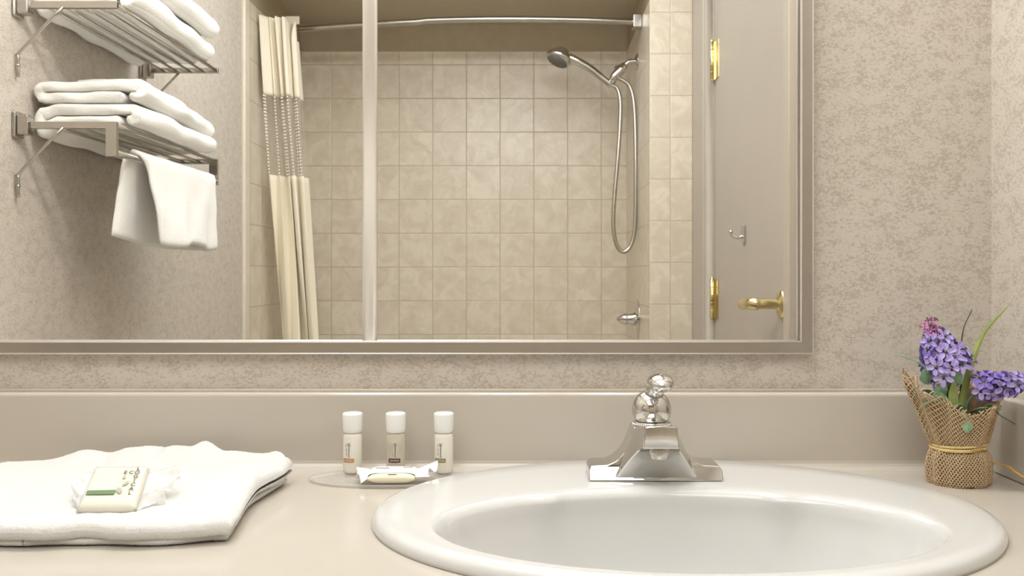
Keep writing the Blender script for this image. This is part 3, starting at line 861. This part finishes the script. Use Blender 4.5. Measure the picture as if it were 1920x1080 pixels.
# film: sleeve over the bar and two crimped ends
mb = moved(pillow(.0565, .0805, .0136, p=.1, shear=-.20), fr)
tag(build('wrapper', mb, M['film'], pk), 'clear crinkled film wrapper')
def fan(x0, sgn, pts, seed):
    mb = MB(); NU, NV_ = 18, 22
    def fn(u, v):
        y = lerp(-.037, .037, v)
        w0 = pts(v)
        x = x0 + sgn*u*w0; fold = math.sin(v*19+seed)*.0045*u + .004*nz(u*4+seed, v*9, seed)*u
        z = -.002 + fold + .010*u*(v-.2)
        return fr((x-.20*y, y*(1-.25*u)+.006*u, z))
    mb.grid(NU, NV_, fn); return mb
build('wrapper_end', fan(.026, 1, lambda v: .018+.024*v**1.5+.004*math.sin(v*12), 2.0), M['film'], pk, solid=.0002)
build('wrapper_end', fan(-.026, -1, lambda v: .010+.012*math.sin(v*PI)*.5+.002*math.sin(v*17), 5.0), M['film'], pk, solid=.0002)

# ------------------------------------------------------------------ tray, bottles, soap
tx, ty = -.1665, -CD+1.104
mb = MB().lathe([(0, 0), (.094, 0), (.0965, .001), (.0965, .0028), (.095, .0038), (.088, .0034), (.085, .0030), (0, .0030)], (tx, ty, CT+.0005), 72, sx=1, sy=.49)
tag(build('tray', mb, M['tray'], origin=(tx, ty, CT)), 'thin frosted oval tray beside the sink, holding three bottles', 'tray')
tz = CT+.0036
def bottle(px, mat, band, label, clear=False, rotb=-.3):
    b = Vector(((px-PX)*1.128/F, -CD+1.128, tz)); r = .0116
    t = thing('toiletry_bottle', b, label, 'bottle', 'small toiletry bottles on the tray')
    pr = [(0, .0004), (.0085, .0), (.0108, .0015), (r-.0003, .004), (r, .008), (r, .044), (r-.0006, .0475), (r-.002, .0492), (.008, .0500), (0, .0500)]
    bo = build('body', MB().lathe(pr, b, 40), mat, t)
    if clear: build('liquid', MB().lathe([(0, .002), (.0095, .002), (r-.0014, .006), (r-.0014, .043), (0, .043)], b, 32), M['liquid'], bo)
    pr = [(0, .0500), (.0110, .0501), (.0116, .0512), (.0120, .0545), (.0124, .0715), (.0121, .0732), (.0105, .0742), (0, .0742)]
    cap_ = build('cap', MB().lathe(pr, b, 40), M['cap'], t)
    def cyl(s, z, rr=r+.0003): a = -PI/2+rotb+s/r; return b+Vector((rr*math.cos(a), rr*math.sin(a), z))
    wv_ = .0075
    mb = MB().grid(16, 3, lambda u, v: cyl(lerp(-wv_, wv_, u), lerp(.0145, .0195, v)))
    mb.grid(16, 3, lambda u, v: cyl(lerp(-wv_, wv_, u), lerp(.0145, .0195, v), r+.0001))
    tag(build('label_band', mb, band[0], t), band[1])
    # fine print on the band and the upright scrawl above it
    mb = MB()
    for k in range(7): mb.grid(2, 2, lambda u, v: cyl(lerp(-.0052+k*.0016, -.0041+k*.0016, u), lerp(.0162, .0178, v), r+.0005))
    build('fine_print', mb, M['paleink'], t)
    mb = MB(); rg = random.Random(int(px))
    pts = []
    z = .021
    for k in range(44):
        a = k*.9; amp = .0009 if k < 34 else .0022
        pts.append(cyl(.0012+amp*math.sin(a)*(1 if k % 3 else .4), .021+.017*k/43, r+.0004))
    mb.tube(pts, .00022, 5)
    build('script_print', mb, M['ink'], t)
    mb = MB()
    for (s0, z0, l) in ((-.0018, .0225, .005), (-.0022, .0275, .005), (-.0024, .033, .0045)):
        mb.add([cyl(s0, z0), cyl(s0-.0009, z0+l*.5), cyl(s0, z0+l), cyl(s0+.0007, z0+l*.5)], [(0, 1, 2, 3)], False)
    build('leaf_print', mb, M['greyink'], t)
    if clear:
        mb = MB()
        for k in range(7):
            for s0, s1 in ((-.010, -.0035), (.0045, .011)):
                mb.grid(6, 2, lambda u, v: cyl(lerp(s0, s1, u), lerp(.0255+k*.0021, .0259+k*.0021, v), r+.0003))
        build('text_lines', mb, M['greyink'], t)
    return t
bottle(661, M['btl'], (M['orange'], 'orange label band'), 'milky white toiletry bottle with orange band, leftmost on the tray')
bottle(742, M['clearbtl'], (M['plum'], 'plum label band'), 'clear toiletry bottle with plum band, behind the wrapped soap', True, -.02)
bottle(832, M['btl'], (M['olive'], 'olive label band'), 'milky white toiletry bottle with olive band, nearest the faucet', False, -.35)
c = Vector(((736-PX)*1.075/F, -CD+1.077, tz+.0078))
fr2 = frame_at(c, (1, .04, 0), (0, 1, .06))
s2 = thing('wrapped_soap', c-Vector((0, 0, .0078)), 'small rounded soap in a white wrapper on the frosted tray', 'soap')
build('soap_bar', moved(pillow(.056, .034, .0135, p=.3), fr2), M['soap'], s2)
mb = MB().grid(24, 14, lambda u, v: fr2(((u-.5)*.058, lerp(-.012, .019, v), .0072*math.sqrt(max(.0, 1-abs(2*u-1)**6))*math.cos((v-.42)*1.5)**.5+.0004*nz(u*20, v*14, 2))))
tag(build('wrapper', mb, M['paperwrap'], s2, solid=.0002), 'white crinkled wrapper')
def fan2(x0, sgn, seed, wd):
    mb = MB()
    mb.grid(14, 20, lambda u, v: fr2((x0+sgn*u*wd*(.7+.5*v+.15*math.sin(v*9+seed)), lerp(-.015, .02, v)*(1+.15*u), .001+.0045*u*math.sin(v*15+seed)+.007*u*v*(1 if sgn > 0 else .2)-.003*u*(1-v)+.001)))
    return mb
build('wrapper_end', fan2(.026, 1, 1, .021), M['paperwrap'], s2, solid=.0002)
build('wrapper_end', fan2(-.026, -1, 4, .016), M['paperwrap'], s2, solid=.0002)
mb = MB().add([fr2((-.004, -.0145, .0048)), fr2((.006, -.0143, .0048)), fr2((.006, -.0132, .0054)), fr2((-.004, -.0134, .0054))], [(0, 1, 2, 3)], False)
mb.tube([fr2((-.020+.0012*k, .004+.0010*math.sin(k*1.3), .0078)) for k in range(14)], .0003, 5)
mb.tube([fr2((.012+.0009*k, .006+.0020*math.sin(k*1.7), .0082)) for k in range(13)], .0003, 5)
build('script_print', mb, M['ink'], s2)

# ------------------------------------------------------------------ plant in burlap
pc = Vector(((1797-PX)*1.088/F, -CD+1.088, CT))
pl = thing('potted_flower', pc, 'artificial purple flower in burlap tied with raffia, right of the sink', 'potted plant')
def burlap(u, v, off=0):
    """u around 0..1, v from the base rim (0) to the frayed top (1)"""
    a = 2*PI*u
    hmax = .104 + .012*math.sin(a*2+.6) + .010*math.sin(a*3-1.0) - .014*math.exp(-((((u-.755+.5) % 1)-.5)/.07)**2)
    back = math.exp(-((((u-.46+.5) % 1)-.5)/.09)**2)
    hmax += .014*back
    z = v*hmax
    if z < .040:
        k = z/.040; r = lerp(.0335, .0318, k) + .002*math.sin(PI*k)
    else:
        k = (z-.040)/.065; r = .0300 + .0185*min(1.15, max(0, k))**1.3 + .004*back*min(1, k)
    if z < .004: r -= .0016*(1-z/.004)
    tie = math.exp(-((z-.043)/.006)**2); r -= .0022*tie
    pleat = .0012+.0026*max(0, (z-.046)/.05)
    r += pleat*math.sin(a*9+.8*math.sin(a*2)) + .0014*nz(math.cos(a)*3, math.sin(a)*3, z*40)
    if z > .05: r += .004*math.sin(a*4+.7)*((z-.05)/.05)
    return pc + Vector(((r+off)*math.cos(a), (r+off)*math.sin(a)*.92, z))
mb = MB().grid(120, 34, lambda u, v: burlap(u, v*.90, -.0012), closeu=True)
mb.lathe([(0, .0012), (.031, .0012)], pc, 40)
wr = build('burlap_wrap', mb, M['jute_in'], pl, solid=.0003)
mb = MB(); NT_ = 60
for dirn in (1, -1):
    for k in range(NT_):
        pts = []; NSg = 46
        for i in range(NSg+1):
            v = i/NSg; u = k/NT_ + dirn*v*.30
            v2 = v*(1+.03*math.sin(k*5.3)*(v > .97))
            off = .0005*math.sin((u*NT_*1.0*PI)+(PI/2 if dirn > 0 else -PI/2)*1 + v*0) * 1
            p = burlap(u % 1.0, v2, .0004+off*.8)
            pts.append(p)
        mb.tube(pts, .00085, 5, cap=False)
build('burlap_weave', mb, M['jute'], pl)
def ringtie(z0, mat, amp, r0, ph):
    pts = []
    for k in range(61):
        a = 2*PI*k/60; p = burlap(k/60, (.043+z0)/.104, 0)
        rr_ = .0315+.0010*math.sin(a*3+ph)
        pts.append(pc+Vector((rr_*math.cos(a), rr_*math.sin(a)*.92, .0435+z0+amp*math.sin(a+ph))))
    return MB().tube(pts, r0, 8, flat=1.5, upv=(0, 0, 1))
rf = tag(build('raffia_tie', ringtie(.0004, M['raffia'], .0018, .00135, 1.2), M['raffia'], pl), 'pale raffia tie')
build('strand', ringtie(.0034, M['raffia2'], .0016, .0010, 2.0), M['raffia'], rf)
build('strand', ringtie(.0022, M['raffia2'], .0022, .0008, .2), M['raffia2'], rf)
tl = [pc+Vector((.030, .002, .030)), D(1853, 868, 1.08), D(1890, 874, 1.06), D(1903, 884, 1.05), D(1925, 897, 1.03), D(1950, 903, 1.02)]
tl[1].z = CT+.027; pz = smooth_path(tl, 6)
tag(build('ribbon_end', MB().tube(pz, .0024, 8, flat=.25, upv=(0, .3, 1)), M['raffia2'], rf), 'loose gold raffia end')
build('filling', MB().lathe([(0, .058), (.02, .057), (.0285, .05), (.027, .03), (0, .03)], pc, 30), M['soil'], pl)
def P(px, py, dd=0): return D(px, py, 1.088+dd)
def blade(pts, wd, mat, name='leaf', fold=.25, tw=(0, 1, 0)):
    pp = smooth_path(pts, 8); n = len(pp); mb = MB(); vs = []
    for i, p in enumerate(pp):
        t = (pp[min(i+1, n-1)]-pp[max(i-1, 0)]).normalized(); sd = t.cross(Vector(tw)).normalized(); nn = sd.cross(t)
        k = i/(n-1); w_ = wd(k)
        vs += [p-sd*w_+nn*w_*fold, p, p+sd*w_+nn*w_*fold]
    mb.add(vs, [(3*i+a, 3*i+a+1, 3*i+a+4, 3*i+a+3) for i in range(n-1) for a in (0, 1)], False)
    mb.tube(pp, .00035, 5)
    return build(name, mb, mat, pl, solid=.0005)
core = pc+Vector((.0, 0, .055))
blade([core, P(1803, 770), P(1812, 720), P(1826, 670), P(1848, 620), P(1892, 572, -.01)], lambda k: .0040*math.sin(PI*min(1, .25+.75*k))**.8+.0003, M['blade'], 'blade_leaf')
blade([core+Vector((.002, .002, 0)), P(1802, 740, .005), P(1801, 680, .005), P(1806, 620, .004), P(1823, 580, .0)], lambda k: .0016*(1-k*.75), M['darkleaf'], 'blade_leaf')
blade([core, P(1795, 770), P(1780, 735), P(1768, 715)], lambda k: .0035*(1-k*.7)+.0008, M['blade'], 'blade_leaf')
blade([core, P(1790, 765, -.01), P(1788, 735, -.01), P(1790, 712, -.01)], lambda k: .0060*math.sin(PI*(.15+.8*k)), M['blade'], 'blade_leaf')
blade([P(1745, 700, .0), P(1735, 688), P(1715, 677), P(1682, 665)], lambda k: .0012*(1-k*.6), M['leaf'], 'blade_leaf')
blade([core+Vector((.012, -.01, .02)), P(1860, 772, -.02), P(1880, 782, -.02), P(1903, 795, -.02)], lambda k: .0008*(1-k*.6), M['darkleaf'], 'blade_leaf')
def ov(w_): return lambda k: w_*math.sin(PI*min(.97, .06+.94*k))**.7
blade([P(1740, 720, .0), P(1738, 706, -.004), P(1732, 693, -.006)], ov(.0085), M['leaf'])
blade([P(1752, 742), P(1735, 733, -.006), P(1712, 738, -.012)], ov(.0045), M['leaf'], tw=(0, .3, 1))
blade([P(1775, 728), P(1790, 712, -.012), P(1803, 700, -.016)], ov(.0105), M['leaf'], tw=(.3, 1, .3))
blade([P(1768, 760), P(1766, 735, -.01), P(1772, 715, -.01)], ov(.0080), M['leaf'])
blade([P(1808, 770, -.02), P(1812, 783, -.034), P(1815, 800, -.036), P(1814, 812, -.034)], ov(.0078), M['leaf'], tw=(0, 1, .1))
blade([P(1820, 775, -.01), P(1838, 770, -.025), P(1852, 764, -.03)], ov(.0060), M['leaf'], tw=(0, .5, 1))
blade([P(1845, 768, -.01), P(1860, 762, -.02), P(1877, 768, -.025)], ov(.0060), M['leaf'], tw=(0, .5, 1))
blade([P(1765, 765, -.01), P(1745, 757, -.02), P(1724, 764, -.026)], ov(.0055), M['leaf'], tw=(0, .5, 1))
blade([P(1785, 775, -.01), P(1770, 752, -.015), P(1756, 742, -.016), P(1748, 752, -.018)], ov(.0055), M['leaf'], tw=(0, 1, .6))
blade([P(1800, 778, -.01), P(1795, 765, -.022), P(1790, 760, -.03)], ov(.007), M['leaf'], tw=(0, .6, 1))

def floret(mb, mb2, c, dirv, r, npet=5):
    q = Vector(dirv).normalized().to_track_quat('Z', 'Y').to_matrix(); a0 = R.random()*6
    for k in range(npet):
        a = a0+2*PI*k/npet; ca, sa = math.cos(a), math.sin(a)
        def pt(l, w_, z): return c+q@Vector((ca*l-sa*w_, sa*l+ca*w_, z))
        j = .85+.3*R.random()
        vs = [pt(0, 0, 0), pt(r*.45, r*.26, r*.25), pt(r*.85*j, r*.24, r*.30), pt(r*1.05*j, 0, r*.18), pt(r*.85*j, -r*.24, r*.30), pt(r*.45, -r*.26, r*.25), pt(r*.55, 0, r*.12)]
        mb.add(vs, [(0, 1, 6), (1, 2, 6), (2, 3, 6), (3, 4, 6), (4, 5, 6), (5, 0, 6)])
    mb2.tube([c-q@Vector((0, 0, r*.6)), c+q@Vector((0, 0, r*.35))], [r*.10, r*.16], 5)
def spike(a, b, rad, nfl, label, pinkfrom, stemto):
    a, b = Vector(a), Vector(b); ax = (b-a).normalized(); e1 = ax.orthogonal().normalized(); e2 = ax.cross(e1)
    root_ = build('flower_stem', MB().tube(smooth_path(stemto+[a, a.lerp(b, .5), b], 6), .0017, 8), M['stem'], pl)
    m1, m2, m3, dk = MB(), MB(), MB(), MB()
    for i in range(nfl):
        t = (i+.5)/nfl; th = i*2.399963; rr_ = rad(t)
        p = a.lerp(b, t)+(e1*math.cos(th)+e2*math.sin(th))*rr_*(.75+.35*R.random()) + Vector((R.uniform(-1, 1), R.uniform(-1, 1), R.uniform(-1, 1)))*.002
        dv = (e1*math.cos(th)+e2*math.sin(th))*1.0+ax*(.1+t*.6)
        if t > pinkfrom:
            for _ in range(2):
                o2 = Vector((R.uniform(-1, 1), R.uniform(-1, 1), R.uniform(-1, 1)))*.003
                floret(m3, dk, p+o2, dv, .0042, 4)
        else: floret(m1 if R.random() < .68 else m2, dk, p, dv, R.uniform(.0095, .0125))
    tag(build('florets', m1, M['lav'], root_), 'lavender florets')
    tag(build('florets', m2, M['lav2'], root_), 'violet florets')
    if m3.v: tag(build('buds', m3, M['pink'], root_), 'pink buds at the tip')
    build('flower_centres', dk, M['darkleaf'], root_)
spike(P(1784, 698), P(1741, 604, .004), lambda t: .0235*(1-.72*t**1.3)*(.78+.45*math.sin(PI*min(1, t+.25))), 74, '', .70, [core+Vector((-.004, 0, 0)), P(1778, 745)])
spike(P(1838, 728, -.012), P(1912, 718, -.035), lambda t: .0135*(1-.55*t), 36, '', 2, [core+Vector((.006, -.004, 0)), P(1812, 762, -.008), P(1824, 742, -.010)])
